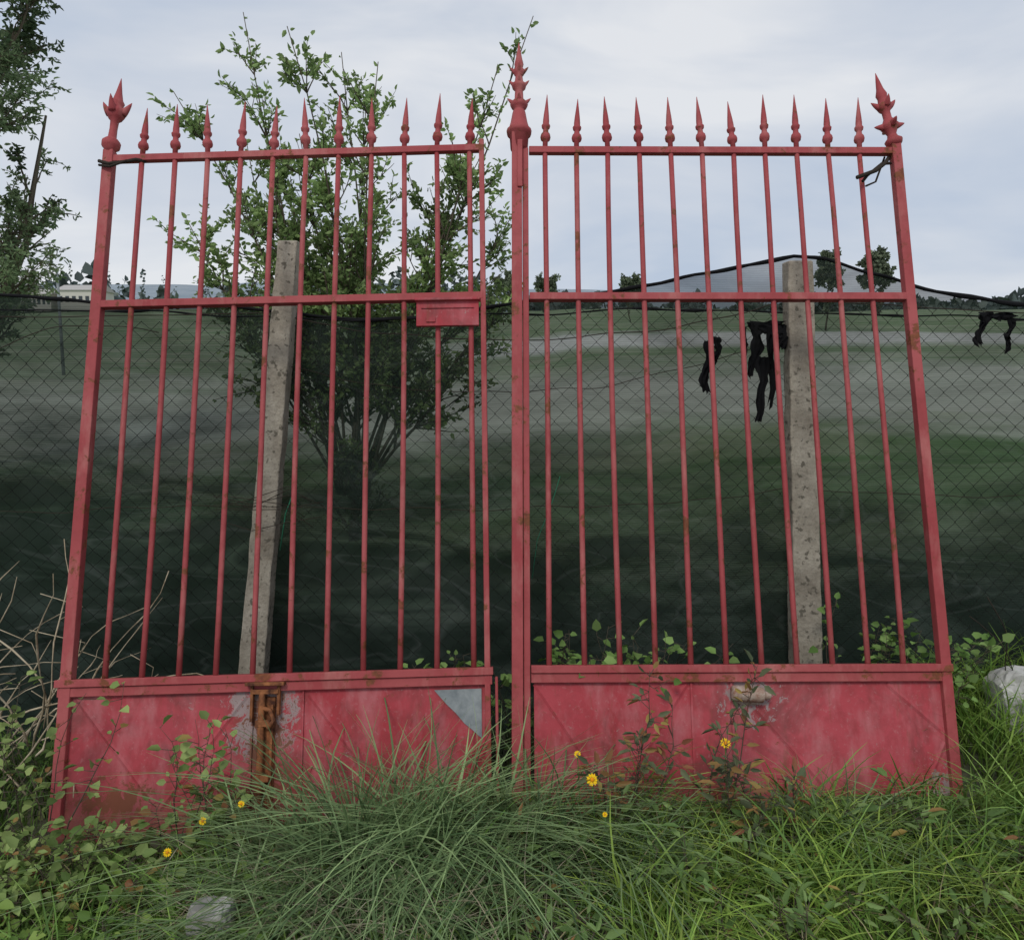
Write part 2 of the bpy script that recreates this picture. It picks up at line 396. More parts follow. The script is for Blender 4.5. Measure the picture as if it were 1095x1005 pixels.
crease(mb,((0.08,0.395,0.34,0.02),(0.61,0.395,0.36,0.02),(0.78,0.39,1.10,0.02),(1.495,0.23,1.31,0.395),(1.495,0.20,1.40,0.02)))
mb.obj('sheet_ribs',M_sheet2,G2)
mb=MB(); Mx=Matrix.Rotation(math.radians(94),4,'Y')
mb.lathe((0.758,-0.026,0.366),[(0,0.018),(0.003,0.026),(0.050,0.027),(0.053,0.020),(0.058,0.026),(0.108,0.026),(0.112,0.014),(0.135,0.012)],16,Mx)
mb.box((0.815,-0.001,0.352),(0.095,0.008,0.055))
mb.obj('hinge_barrel',simple('grey_rust',(0.22,0.095,0.055),(0.42,0.35,0.29),34,0.9,0.5),G2,0.002)
mb=MB()
mb.tube([(1.49,0.01,2.41),(1.46,-0.02,2.37),(1.41,-0.04,2.325),(1.33,-0.05,2.29)],0.008,7)
mb.tube([(1.49,0.0,2.38),(1.44,-0.03,2.36),(1.38,-0.03,2.31),(1.36,-0.03,2.285)],0.006,7)
mb.tube([(1.48,0.02,2.42),(1.45,0.05,2.33),(1.40,0.03,2.30)],0.004,6)
mb.obj('tie_wire',M_dkwire,G2)

# ------------------------------------------------------------------ fence
def fy(z): return 3.12+0.1*z
fence=empty('netted_chain_link_fence')
ZT=[(-9,1.85),(-5,1.80),(-2.6,1.79),(-2.13,1.785),(-1.75,1.755),(-1.4,1.74),(-1.16,1.735),(-.69,1.68),(-.3,1.695),(-.07,1.74),(.3,1.78),(.6,1.83),(.95,1.90),(1.18,1.945),(1.3,1.94),(1.45,1.89),(1.765,1.80),(2.13,1.745),(3,1.70),(5,1.78),(9,1.8)]
def ztop(x): return float(np.interp(x,[a for a,_ in ZT],[b_ for _,b_ in ZT]))
nxs=np.linspace(-6,6,361); nzs=60
V=[]
for j in range(nzs+1):
    for x in nxs:
        u=j/nzs; zt=ztop(x)+0.006*noise.noise(Vector((x*9,0,0))); zb=gh(x,3.3)-0.03; z=zb+(zt-zb)*u
        fold=0.055*noise.noise(Vector((x*1.2+z*0.8,z*2.2,0)))+0.028*noise.noise(Vector((x*5+z*3,z*4-x*1.5,4)))+0.014*noise.noise(Vector((x*9-z*6,z*9,7)))
        sag=0.05*math.sin(u*math.pi)
        V.append((x,fy(z)+0.14+fold*min(1,(1-u)*6+0.2)+sag,z))
nx=len(nxs); F=[(i*nx+j,i*nx+j+1,(i+1)*nx+j+1,(i+1)*nx+j) for i in range(nzs) for j in range(nx-1)]
np_obj('shade_net',np.array(V),np.array(F),np.full((len(V),3),0.5),M_net,fence,True)
mb=MB(); pts=[(x,fy(ztop(x))+0.138+0.01*noise.noise(Vector((x*7,2,0))),ztop(x)-0.004+0.008*noise.noise(Vector((x*6,5,0)))) for x in np.linspace(-6,6,260)]
mb.tube(pts,[0.006+0.008*abs(noise.noise(Vector((p_[0]*5,9,0)))) for p_ in pts],6)
def main_top(x): return min(ztop(x)-0.01,1.70+0.015*math.sin(x*2.3)+0.02*noise.noise(Vector((x*3,1,7))))
pts=[(x,fy(1.7)+0.118,main_top(x)) for x in np.linspace(-6,6,260)]
mb.tube(pts,[0.003+0.012*max(0,noise.noise(Vector((p_[0]*6,3,0)))) for p_ in pts],6)
mb.obj('net_hem',M_rag,fence)
mb=MB()
w=0.037; hstep=0.036; i=0; x=-4.2
while x<4.2:
    pts=[]; top=min(ztop(x)-0.05,1.73); z=0.10; k=0
    while z<top:
        ox=(w/2+0.0015)*(1 if (k+i)%2==0 else -1)
        wx=0.03*noise.noise(Vector((x*1.5,z*1.5,8))); wy=0.015*noise.noise(Vector((x*1.2,z*1.2,2)))
        pts.append((x+ox+wx,fy(z)+0.070+wy+0.002*(1 if k%2 else -1),z+0.02*math.sin(x*1.1)+0.025*noise.noise(Vector((x*1.6,z*1.6,1)))))
        z+=hstep; k+=1
    if len(pts)>2: mb.tube(pts,0.0014,3)
    x+=w; i+=1
mb.obj('chain_link_wires',M_chain,fence)
mb=MB()
def strand(x0,x1,z0,z1,sag,r,wig=0.012,seed=0,yo=0.06):
    pts=[]
    for k in range(61):
        u=k/60; x=x0+(x1-x0)*u; z=z0+(z1-z0)*u-sag*4*u*(1-u)+wig*noise.noise(Vector((x*4,seed,0)))
        pts.append((x,fy(z)+yo,z))
    mb.tube(pts,r,5)
strand(-5,-1.0,1.72,1.70,0.03,0.0022,0.01,1); strand(-1.0,1.18,1.70,1.76,0.14,0.0022,0.02,2)
strand(1.18,5,1.76,1.68,0.06,0.0022,0.01,3); strand(-1.0,1.18,1.50,1.62,0.18,0.0016,0.03,4); strand(-1.04,1.2,0.92,0.98,0.05,0.0016,0.02,5)
strand(-2.9,-1.45,0.95,1.62,-0.25,0.002,0.02,6); strand(-5,-1.04,0.9,0.92,0.04,0.0016,0.02,7); strand(1.2,5,0.98,0.95,0.04,0.0016,0.02,8)
for k in range(7):
    z=0.86+R.uniform(-0.02,0.12); mb.tube([(-1.16+R.uniform(-.02,.02),3.13,z),(-1.02,3.10,z+R.uniform(-.05,.05)),(-0.88,3.13,z+R.uniform(-.06,.06)),(-0.80+R.uniform(-.06,.06),3.14,z+R.uniform(-.08,.02))],0.0016,4)
mb.obj('strand_wires',M_dkwire,fence)
mb=MB(); mb.tube([(-0.93,3.16,0.75),(-0.90,3.15,0.9),(-0.86,3.15,1.0)],0.0025,5); mb.tube([(0.08,3.1,0.65),(0.10,3.12,0.8),(0.16,3.14,0.95),(0.19,3.15,1.05)],0.0015,5)
mb.obj('twine',plain('green_twine',(0.03,0.18,0.10)),fence)
mb=MB()
def rag(x,z,wd,ln,seed):
    rows=14; vs=[]; fs=[]; y0=fy(z)+0.03; nc=6
    for r_ in range(rows):
        u=r_/(rows-1); cx=x+0.035*noise.noise(Vector((u*2.2,seed*3.7,0)))
        ww=wd*(0.55+0.9*abs(noise.noise(Vector((u*3.5,seed*2.3,5)))))*(1-0.45*u)
        for c_ in range(nc):
            v=c_/(nc-1)-0.5
            vs.append((cx+ww*v+0.006*noise.noise(Vector((u*14,v*8,seed))),y0+0.016*math.sin(v*14+u*4+seed),z-ln*u+0.035*noise.noise(Vector((v*6,seed,u*2)))*(0.3+u)))
    for r_ in range(rows-1):
        for c_ in range(nc-1): fs.append((r_*nc+c_,r_*nc+c_+1,(r_+1)*nc+c_+1,(r_+1)*nc+c_))
    mb.add(vs,fs,True)
rag(0.80,1.585,0.055,0.21,1); rag(0.835,1.60,0.045,0.10,6); rag(0.98,1.66,0.06,0.22,2); rag(1.02,1.52,0.060,0.26,3); rag(1.05,1.64,0.045,0.32,9); rag(1.10,1.65,0.09,0.10,4); rag(1.04,1.665,0.24,0.05,12); rag(0.95,1.64,0.03,0.14,14)
rag(1.92,1.69,0.055,0.12,5); rag(2.02,1.68,0.025,0.14,7); rag(1.97,1.70,0.16,0.035,15)
mb.obj('torn_rags',M_rag,fence)

def conc_post(name, xb, xt, zt, wb, wt, dp):
    mb=MB(); n=40; vs=[];fs=[]
    for i in range(n+1):
        u=i/n; z=-0.2+(zt+0.2)*u; x=xb+(xt-xb)*u; ww=(wb+(wt-wb)*u)/2; y=fy(z)+0.045
        e=0.004*noise.noise(Vector((z*7,xb,0)))
        for a,c_ in ((-1,-1),(1,-1),(1,1),(-1,1)):
            vs.append((x+a*(ww+e+0.005*noise.noise(Vector((z*16,a,c_)))),y+c_*dp/2,z))
    for i in range(n):
        for k in range(4): fs.append((i*4+k,i*4+(k+1)%4,(i+1)*4+(k+1)%4,(i+1)*4+k))
    fs.append((3,2,1,0)); fs.append(tuple(n*4+k for k in range(4)))
    mb.add(vs,fs); return mb.obj(name,M_conc,None,0.006)
conc_post('concrete_fence_post',-1.105,-0.905,1.985,0.114,0.080,0.08)
conc_post('concrete_fence_post.001',1.222,1.165,1.905,0.120,0.104,0.08)

# ------------------------------------------------------------------ vegetation
def leaf_arrays(P, D, Nn, size, wr, colr, fold=0.25):
    n=len(P); S=np.cross(D,Nn); S/=np.maximum(np.linalg.norm(S,axis=1,keepdims=True),1e-6)
    U=np.cross(S,D); L=size[:,None]; W=L*wr
    v=np.empty((n,6,3)); v[:,0]=P; v[:,3]=P+D*L-U*L*0.12
    v[:,1]=P+D*L*0.28-S*W*0.5+U*W*fold; v[:,2]=P+D*L*0.68-S*W*0.38+U*W*fold*0.6
    v[:,5]=P+D*L*0.28+S*W*0.5+U*W*fold; v[:,4]=P+D*L*0.68+S*W*0.38+U*W*fold*0.6
    o=np.arange(n)[:,None]*6
    F=np.concatenate([o+np.array([[0,1,2,3]]),o+np.array([[0,3,4,5]])],0)
    return v.reshape(-1,3),F,np.repeat(colr,6,axis=0)
def rnd_unit(n):
    a=NR.normal(size=(n,3)); return a/np.linalg.norm(a,axis=1,keepdims=True)
def colmix(n,c1,c2,jit=0.18):
    t=NR.rand(n,1); c=np.array(c1)*(1-t)+np.array(c2)*t
    return c*(1+NR.uniform(-jit,jit,(n,1)))

def tree(name, base, limbs, leaf, cols, seed, child_len=(0.35,0.7), nchild=9, leafs_per=16, wr=0.5, droop=0.0, twig=3, spread=0.7, up=0.05, jit=0.10, l0=0, mat=None):
    rr=random.Random(seed); par=empty(name); wood=MB(); LP=[];LD=[]
    def grow(p,d,L,r,lvl):
        n=8; pts=[Vector(p)]; d=Vector(d).normalized(); step=L/n
        for i in range(n):
            d=(d+Vector((rr.gauss(0,jit),rr.gauss(0,jit),rr.gauss(0,0.06)))+Vector((0,0,up if lvl<2 else -droop))).normalized()
            pts.append(pts[-1]+d*step)
        wood.tube(pts,[r*(1-0.85*i/n)+0.0012 for i in range(n+1)],4 if lvl else 6)
        if lvl<2:
            nc=nchild if lvl==0 else twig
            for k in range(nc):
                u=rr.uniform(0.25,1.0) if lvl==0 else rr.uniform(0.2,0.95); idx=min(n,int(u*n)); q=pts[idx]
                t=(pts[min(idx+1,n)]-pts[max(idx-1,0)]).normalized()
                s_=Vector((rr.gauss(0,1),rr.gauss(0,1),rr.gauss(0,0.5))).normalized()
                dd=(t+s_*spread).normalized()
                if lvl==0: grow(q,dd,rr.uniform(*child_len)*(1.25-0.6*u),r*0.45*(1-0.6*u)+0.002,1)
                else: grow(q,dd,L*rr.uniform(0.35,0.6),r*0.5,2)
        cnt=l0 if lvl==0 else int(leafs_per*(1 if lvl==2 else 0.8)); lo=0.5 if lvl==0 else 0.15
        for k in range(cnt):
            u=rr.uniform(lo,1.0)*n; i0=min(n-1,int(u)); q=pts[i0].lerp(pts[i0+1],u-i0)
            LP.append(q+Vector((rr.gauss(0,.012),rr.gauss(0,.012),rr.gauss(0,.012))))
            t=(pts[i0+1]-pts[i0]).normalized(); LD.append((t*0.5+Vector((rr.gauss(0,1),rr.gauss(0,1),rr.gauss(0,0.7)-droop*3))*0.8).normalized())
    for (off,d,L,r) in limbs: grow(Vector(base)+Vector(off),d,L,r,0)
    P=np.array([list(v) for v in LP]); D=np.array([list(v) for v in LD]); n=len(P)
    sz=NR.uniform(leaf*0.6,leaf*1.25,n); C=colmix(n,*cols)
    cl=np.array([0.85+0.7*noise.noise(Vector(v)*1.6) for v in LP])[:,None]; C=C*np.clip(cl+0.15,0.5,1.5)
    v,F,C2=leaf_arrays(P,D,rnd_unit(n),sz,wr,C)
    np_obj('leaves',v,F,C2,mat or M_leaf,par); wood.obj('trunk_and_branches',M_bark,par)
    return par
limbs=[]
rt=random.Random(3)
tips=[(-1.45,0,2.75),(-1.25,.2,3.45),(-1.05,.3,4.0),(-0.75,-.3,4.5),(-.35,.2,4.0),(0.0,0,4.15),(0.3,-.3,3.9),(.62,0.2,4.1),(.98,-.2,4.6),(1.30,.1,3.9),(1.45,.2,3.1),(-1.2,-.2,2.2),(0.5,.5,2.9),(-.4,.5,2.8),(1.2,0,2.4),(0,-.4,2.6),(0.55,-.1,3.1),(-.7,.3,2.9),(.8,.3,3.0),(-.2,.6,3.1),(-1.3,.1,2.0),(1.35,.1,2.0),(-.45,0,3.4),(.15,.3,3.9),(.8,-.2,3.4),(1.1,.3,3.2),(-1.2,0,2.9)]
for k,(tx,ty,tz) in enumerate(tips):
    v=Vector((tx,ty,tz-0.35)); limbs.append(((rt.uniform(-.15,.15),rt.uniform(-.1,.1),0.35),v.normalized(),v.length*0.98,0.015))
limbs.append(((0,0,-.2),(0,0,1),0.8,0.06))
tree('leafy_shrub_tree',(-1.40,7.0,0.05),limbs,0.058,((0.15,0.235,0.075),(0.31,0.41,0.16)),21,child_len=(0.28,0.66),nchild=19,leafs_per=11,wr=0.52,twig=3,up=0.0,jit=0.05,l0=50)
limbs=[((0,0,0),(0.02,0,1),4.4,0.06)]
for k in range(20):
    a=k*2.4; z=1.7+k*0.23; limbs.append(((0,0,z),(math.cos(a),math.sin(a)*0.8,0.5),1.35 if z<4.4 else 1.6,0.02))
tree('tall_roadside_tree',(-6.62,9.6,0.2),limbs,0.07,((0.12,0.18,0.085),(0.23,0.30,0.15)),8,child_len=(0.4,0.85),nchild=15,leafs_per=16,wr=0.4,droop=0.10,twig=4)
limbs=[((0,0,3.2),(math.cos(a),math.sin(a),1.1),1.9,0.04) for a in (0.2,1.1,2.0,2.9,3.8,4.7,5.6)]
tree('tall_roadside_tree.001',(-7.1,10.6,1.5),limbs+[((0,0,-1),(0,0,1),4.6,0.10)],0.085,((0.06,0.10,0.05),(0.13,0.18,0.08)),9,child_len=(0.6,1.0),nchild=12,leafs_per=18,wr=0.45,droop=0.03,twig=4)
def field_tree(name,x,y,top,w,seed):
    rr=random.Random(seed); g=gh(x,y); h=top-g; lb=[((0,0,0),(0,0,1),h*0.8,0.05)]
    for k in range(14):
        a=k*2.4; z=h*(0.5+0.028*k); lb.append(((0,0,z),(math.cos(a),math.sin(a),0.8),w*0.45*(1-0.03*k),0.03))
    tree(name,(x,y,g-0.1),lb,0.17,((0.09,0.115,0.07),(0.16,0.19,0.12)),seed,child_len=(w*0.15,w*0.32),nchild=8,leafs_per=10,wr=0.7,twig=2,mat=M_far)
field_tree('field_tree',15.4,40,7.6,1.5,31); field_tree('field_tree.001',17.7,40,7.4,1.9,32)
field_tree('field_tree.002',2.6,62,8.6,2.4,33); field_tree('field_tree.003',9.6,66,9.2,2.6,34); field_tree('field_tree.004',-0.6,60,8.6,2.4,35)

P=[];S=[];C=[]
rr=random.Random(77)
def blob(x,y,h,w,c,n=70,tall=False):
    z0=gh(x,y)
    for k in range(n):
        a=rr.uniform(0,6.283); zz=rr.random(); rad=w*math.sqrt(rr.random())*(math.sin(math.pi*min(1,0.12+zz*0.88))**0.6 if not tall else (1-zz)**0.7)
        P.append((x+rad*math.cos(a),y+rad*math.sin(a),z0+h*zz)); S.append(w*rr.uniform(0.35,0.6)); f=rr.uniform(0.6,1.3); C.append((c[0]*f,c[1]*f,c[2]*f))
for k in range(420):
    y=rr.uniform(150,330); x=rr.uniform(-0.9,0.75)*y
    hl=7.5 if x<0 else 2.8
    c=(0.10,0.125,0.12) if rr.random()<0.7 else (0.14,0.165,0.145)
    if rr.random()<0.35 and x<0: blob(x,y,rr.uniform(0.9,1.5)*hl*1.2+(y-150)*0.03,1.0,c,45,True)
    else: blob(x,y,rr.uniform(0.6,1.2)*hl+(y-150)*0.02,rr.uniform(1.8,3.4),c,45)
n=len(P); v,F,C2=leaf_arrays(np.array(P),rnd_unit(n),rnd_unit(n),np.array(S)*1.3,0.8,np.array(C))
np_obj('distant_tree_line',v,F,C2,M_far)
def shed(name,x,y,L,dp,h,cc):
    par=empty(name); z=gh(x,y)
    mb=MB(); mb.box((x,y,z+h/2),(L,dp,h)); mb.obj('walls',plain(name+'_wall',cc),par)
    mb=MB(); a=L/2+.3; d_=dp/2+.3; mb.add([(x-a,y-d_,z+h),(x+a,y-d_,z+h),(x+a,y+d_,z+h),(x-a,y+d_,z+h),(x-a,y,z+h*1.35),(x+a,y,z+h*1.35)],[(0,1,5,4),(2,3,4,5),(0,4,3),(1,2,5),(3,2,1,0)]); mb.obj('roof',plain(name+'_roof',(0.42,0.40,0.38)),par)
    mb=MB()
    for k in range(6): mb.box((x-L/2+L*(k+.5)/6,y-dp/2-0.02,z+h*0.55),(L/11,0.06,h*0.3))
    mb.obj('windows',plain(name+'_openings',(0.06,0.07,0.08)),par)
shed('warehouse_building',-92,146,12,8,4.6,(0.5,0.5,0.48)); shed('farm_building',-76,146,7,6,3.4,(0.55,0.52,0.47)); shed('farm_building.001',-84,147,5,5,3.0,(0.58,0.55,0.50))
mb=MB(); lx,ly=-13.3,24; lz=gh(lx,ly)
mb.tube([(lx,ly,lz-.2),(lx,ly,4.55)],[0.05,0.035],8); mb.tube([(lx,ly,4.55),(lx-0.15,ly,4.7),(lx-0.45,ly,4.72)],0.025,6); mb.box((lx-0.55,ly,4.72),(0.34,0.14,0.05))
mb.obj('street_lamp',M_zinc)
mb=MB(); px,py=-150,300; pz=gh(px,py); H=24
for sx in(-1,1):
    for sy in(-1,1): mb.tube([(px+sx*2,py+sy*2,pz),(px+sx*.3,py+sy*.3,pz+H)],0.12,4)
for k in range(8):
    u=k/8; w0=2-1.7*u; w1=2-1.7*(u+.125)
    mb.tube([(px-w0,py,pz+H*u),(px+w1,py,pz+H*(u+.125))],0.08,4); mb.tube([(px+w0,py,pz+H*u),(px-w1,py,pz+H*(u+.125))],0.08,4)
for z in (.72,.84,.96): mb.tube([(px-3.2,py,pz+H*z),(px+3.2,py,pz+H*z)],0.1,4)
mb.obj('lattice_pylon',M_zinc)

# grass
def blades(n, X, Y, Hh, W, lean, cols, seg=4, dirbias=None, gate_cut=0.42):
    Z=np.array([gh(a,b_) for a,b_ in zip(X,Y)])-0.01
    # trampled / thinner strip along the foot of the gate
    inside=(np.abs(X)<1.6)&(Y<2.6)
    cut=np.clip((Y-2.05)/0.35,0,1)*gate_cut*np.where(np.abs(X+0.25)<0.45,0.35,1.0)
    Hh=Hh*np.where(inside,1-cut,1.0)
    ang=NR.uniform(0,2*np.pi,n); fa=NR.uniform(0,2*np.pi,n)
    dx,dy=np.cos(ang),np.sin(ang)
    if dirbias is not None:
        dx=dx*0.5+dirbias[0]; dy=dy*0.5+dirbias[1]; q=np.hypot(dx,dy)+1e-6; dx/=q; dy/=q
    dy=np.where((Y>2.35)&(Y<2.62),-np.abs(dy)*0.8,dy)
    sx,sy=np.cos(fa),np.sin(fa)
    bendx=NR.normal(0,0.12,n)
    V=np.empty((n,(seg+1)*2,3))
    for i in range(seg+1):
        u=i/seg; off=lean*Hh*(u**1.8); h=Hh*(u-0.38*lean*u**2.4)
        w=W*((1-u)**0.65)*0.5*(0.6+0.4*min(1,u*4))+0.0003
        cx=X+dx*off+bendx*Hh*math.sin(u*3.1)*0.6; cy=Y+dy*off; cz=Z+h
        V[:,2*i]=np.stack([cx-sx*w,cy-sy*w,cz],1); V[:,2*i+1]=np.stack([cx+sx*w,cy+sy*w,cz],1)
    o=np.arange(n)[:,None]*(seg+1)*2
    F=np.concatenate([o+np.array([[2*i,2*i+1,2*i+3,2*i+2]]) for i in range(seg)],0)
    C=colmix(n,*cols,jit=0.32)
    patch=np.array([0.95+0.55*noise.noise(Vector((a*2.1,b_*2.6,11))) for a,b_ in zip(X,Y)])[:,None]
    C=np.repeat(C*patch,(seg+1)*2,axis=0)
    foot=np.tile(np.repeat(np.array([0.4]+[0.75]+[1.0]*(seg-1)),2),n)[:,None]  # blade bases darkened in colour, painting the shade in grass gaps
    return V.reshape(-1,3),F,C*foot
parts=[]
def addb(*a,**k): parts.append(blades(*a,**k))
def merge(parts):
    V=[];F=[];C=[];o=0
    for v,f,c in parts: V.append(v);F.append(f+o);C.append(c);o+=len(v)
    return np.concatenate(V),np.concatenate(F),np.concatenate(C)
def cf(X,Y,s=1.7): return np.array([noise.noise(Vector((a*s,b_*s,0)))+0.5*noise.noise(Vector((a*s*3,b_*s*3,2))) for a,b_ in zip(X,Y)])
n=15000; X=NR.uniform(-3.2,3.2,n); Y=1.3+1.25*NR.rand(n)
Hh=np.clip(0.12+0.19*cf(X,Y,2.2)+NR.uniform(-.06,.08,n),0.025,0.40)
addb(n,X,Y,Hh,NR.uniform(.004,.0105,n),NR.uniform(.2,1.4,n),((0.09,0.20,0.03),(0.27,0.41,0.08)))
n=6500; X=NR.uniform(0.3,3.3,n); Y=NR.uniform(1.4,2.55,n); Hh=np.clip(.17+.24*cf(X,Y,2.6)+NR.uniform(-.06,.1,n),.04,.46)
addb(n,X,Y,Hh,NR.uniform(.004,.011,n),NR.uniform(.4,1.5,n),((0.13,0.24,0.035),(0.34,0.45,0.09)))
n=5000; X=NR.uniform(1.62,3.8,n); Y=NR.uniform(2.3,3.35,n); Hh=NR.uniform(.12,.36,n)
addb(n,X,Y,Hh,NR.uniform(.004,.009,n),NR.uniform(.3,1.2,n),((0.11,0.23,0.035),(0.27,0.40,0.07)))
n=3000; X=NR.uniform(-3.8,-1.62,n); Y=NR.uniform(2.3,3.3,n); Hh=NR.uniform(.08,.26,n)
addb(n,X,Y,Hh,NR.uniform(.003,.008,n),NR.uniform(.2,1.0,n),((0.07,0.15,0.03),(0.17,0.27,0.055)))
n=2200; X=NR.uniform(-1.6,1.6,n); Y=NR.uniform(2.74,3.2,n); Hh=NR.uniform(.06,.3,n)
addb(n,X,Y,Hh,NR.uniform(.003,.005,n),NR.uniform(.2,.9,n),((0.03,0.06,0.015),(0.08,0.12,0.03)))
n=2400; X=NR.uniform(-3,3,n); Y=NR.uniform(1.4,2.5,n)
addb(n,X,Y,NR.uniform(.05,.26,n),NR.uniform(.002,.006,n),NR.uniform(.3,1.7,n),((0.26,0.21,0.10),(0.48,0.41,0.24)))
n=1300; X=NR.uniform(-.2,1.65,n); Y=NR.uniform(2.0,2.5,n)
addb(n,X,Y,np.clip(.22+.36*cf(X,Y,3)+NR.uniform(-.06,.10,n),.08,.55),NR.uniform(.005,.012,n),NR.uniform(.3,1.4,n),((0.10,0.20,0.04),(0.26,0.39,0.10)),seg=6,gate_cut=0.2)
n=800; X=NR.uniform(-1.9,-.7,n); Y=NR.uniform(1.8,2.4,n)
addb(n,X,Y,NR.uniform(.12,.32,n),NR.uniform(.005,.010,n),NR.uniform(.3,1.4,n),((0.10,0.21,0.04),(0.25,0.39,0.09)),seg=6)
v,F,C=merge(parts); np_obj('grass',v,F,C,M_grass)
parts=[]
for (cx,cy,nn,hh,sp) in ((-0.44,2.26,480,0.56,.10),(-0.20,2.32,420,0.52,.09),(-0.66,2.20,260,0.38,.09),(0.06,2.33,300,0.48,.07),(-0.42,2.02,300,0.42,.12),(-0.12,2.05,260,0.34,.11),(-0.72,1.95,160,0.30,.09),(0.25,2.2,220,.34,.07),(0.95,2.3,160,.28,.06),(-0.30,1.82,200,.30,.10),(1.25,2.35,140,.26,.06)):
    r_=np.abs(NR.normal(0,sp,nn)); a=NR.uniform(0,6.283,nn); X=cx+r_*np.cos(a)*1.4; Y=np.minimum(cy+r_*np.sin(a)*0.8,2.5)
    addb(nn,X,Y,NR.uniform(hh*0.4,hh*1.15,nn),NR.uniform(.005,.0115,nn),NR.uniform(.25,1.75,nn),((0.075,0.135,0.055),(0.27,0.37,0.16)),seg=7,dirbias=(np.cos(a)*0.6,np.sin(a)*0.6-0.15),gate_cut=0.0)
nn=650; X=NR.normal(-0.4,0.28,nn); Y=NR.normal(2.08,0.16,nn)
addb(nn,X,np.minimum(Y,2.5),NR.uniform(.15,.38,nn),NR.uniform(.002,.006,nn),NR.uniform(.8,1.8,nn),((0.28,0.24,0.15),(0.48,0.43,0.31)),seg=6)
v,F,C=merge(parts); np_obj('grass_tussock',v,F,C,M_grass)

def weed(name, items, cols, leafsz=0.05, wr=0.65, nl=14, seed=1, redtips=0.0):
    rr=random.Random(seed); par=empty(name); st_=MB(); LP=[];LD=[]
    for (x,y,h,sp) in items:
        p=Vector((x,y,gh(x,y)-0.01)); d=Vector((rr.gauss(0,sp),rr.gauss(0,sp*0.5),1)).normalized(); pts=[p.copy()]
        for i in range(7):
            d=(d+Vector((rr.gauss(0,.16),rr.gauss(-.02,.10),rr.gauss(0,.05)))).normalized(); p=p+d*h/7; pts.append(p.copy())
        st_.tube(pts,[0.003*(1-i/9) for i in range(8)],4)
        for k in range(nl):
            u=rr.uniform(0.15,1)**0.8*7; i0=min(6,int(u)); q=pts[i0].lerp(pts[i0+1],u-i0)
            dd=Vector((rr.gauss(0,1),rr.gauss(0,1),rr.gauss(0.25,.45))).normalized(); q2=q+dd*rr.uniform(0.01,0.05)
            st_.tube([q,q2],0.0012,3); LP.append(q2); LD.append(dd)
    P=np.array([list(a) for a in LP]); D=np.array([list(a) for a in LD]); n=len(P)
    Nn=np.tile([0,-0.35,1.0],(n,1))+NR.normal(0,.45,(n,3))
    C=colmix(n,*cols,jit=0.3)
    rmask=NR.rand(n)<redtips; C[rmask]=colmix(int(rmask.sum()),(0.36,0.28,0.08),(0.28,0.11,0.06))
    v,F,C2=leaf_arrays(P,D,Nn,NR.uniform(leafsz*.4,leafsz*1.2,n),wr,C,0.18)
    np_obj('leaves',v,F,C2,M_leaf,par); st_.obj('stems',M_bark,par)
it=[(R.uniform(-1.70,-1.22),R.uniform(2.1,2.40),R.uniform(.14,.34),.3) for _ in range(26)]+[(R.uniform(-1.58,-1.36),2.38,R.uniform(.50,.68),.10) for _ in range(6)]
it+=[(R.uniform(-1.25,-.78),R.uniform(2.1,2.40),R.uniform(.10,.28),.3) for _ in range(26)]+[(R.uniform(-1.10,-.88),2.38,R.uniform(.40,.56),.10) for _ in range(6)]
weed('bramble_weeds',it,((0.12,0.20,0.05),(0.32,0.41,0.14)),0.040,0.7,19,4,redtips=0.07)
it=[(R.uniform(-1.9,-.6),R.uniform(1.7,2.2),R.uniform(.08,.24),.4) for _ in range(50)]
weed('bramble_weeds.001',it,((0.11,0.20,0.04),(0.27,0.37,0.09)),0.036,0.7,11,5,redtips=0.05)
it=[(R.uniform(-.15,1.5),R.uniform(1.75,2.38),R.uniform(.08,.26),.3) for _ in range(62)]
weed('sowthistle_weeds',it,((0.11,0.20,0.055),(0.26,0.37,0.13)),0.056,0.32,13,6,redtips=0.03)
it=[(0.40,2.37,.60,.05),(0.43,2.38,.46,.1),(0.66,2.36,.60,.06),(0.64,2.38,.46,.1),(0.37,2.37,.40,.15),(0.70,2.33,.40,.1),(0.78,2.3,.34,.1),(0.30,2.37,.34,.1),(0.82,2.25,.28,.2),(0.68,2.2,.3,.2)]
weed('tall_dock_weed',it,((0.08,0.11,0.055),(0.17,0.19,0.10)),0.050,0.35,38,7,redtips=0.4)
it=[(R.uniform(0.0,0.62),R.uniform(2.88,3.05),R.uniform(.36,.60),.15) for _ in range(26)]+[(R.uniform(1.25,1.72),R.uniform(2.88,3.05),R.uniform(.34,.56),.15) for _ in range(18)]+[(R.uniform(-.35,0),2.95,.45,.15) for _ in range(6)]
weed('climbing_vine',it,((0.12,0.23,0.05),(0.26,0.39,0.12)),0.042,0.78,17,8)
it=[(R.uniform(-2.6,-1.68),R.uniform(2.5,3.0),R.uniform(.15,.35),.3) for _ in range(34)]
weed('bramble_weeds.002',it,((0.07,0.14,0.035),(0.17,0.25,0.07)),0.045,0.65,12,9,redtips=0.05)
mb=MB(); rr=random.Random(15)
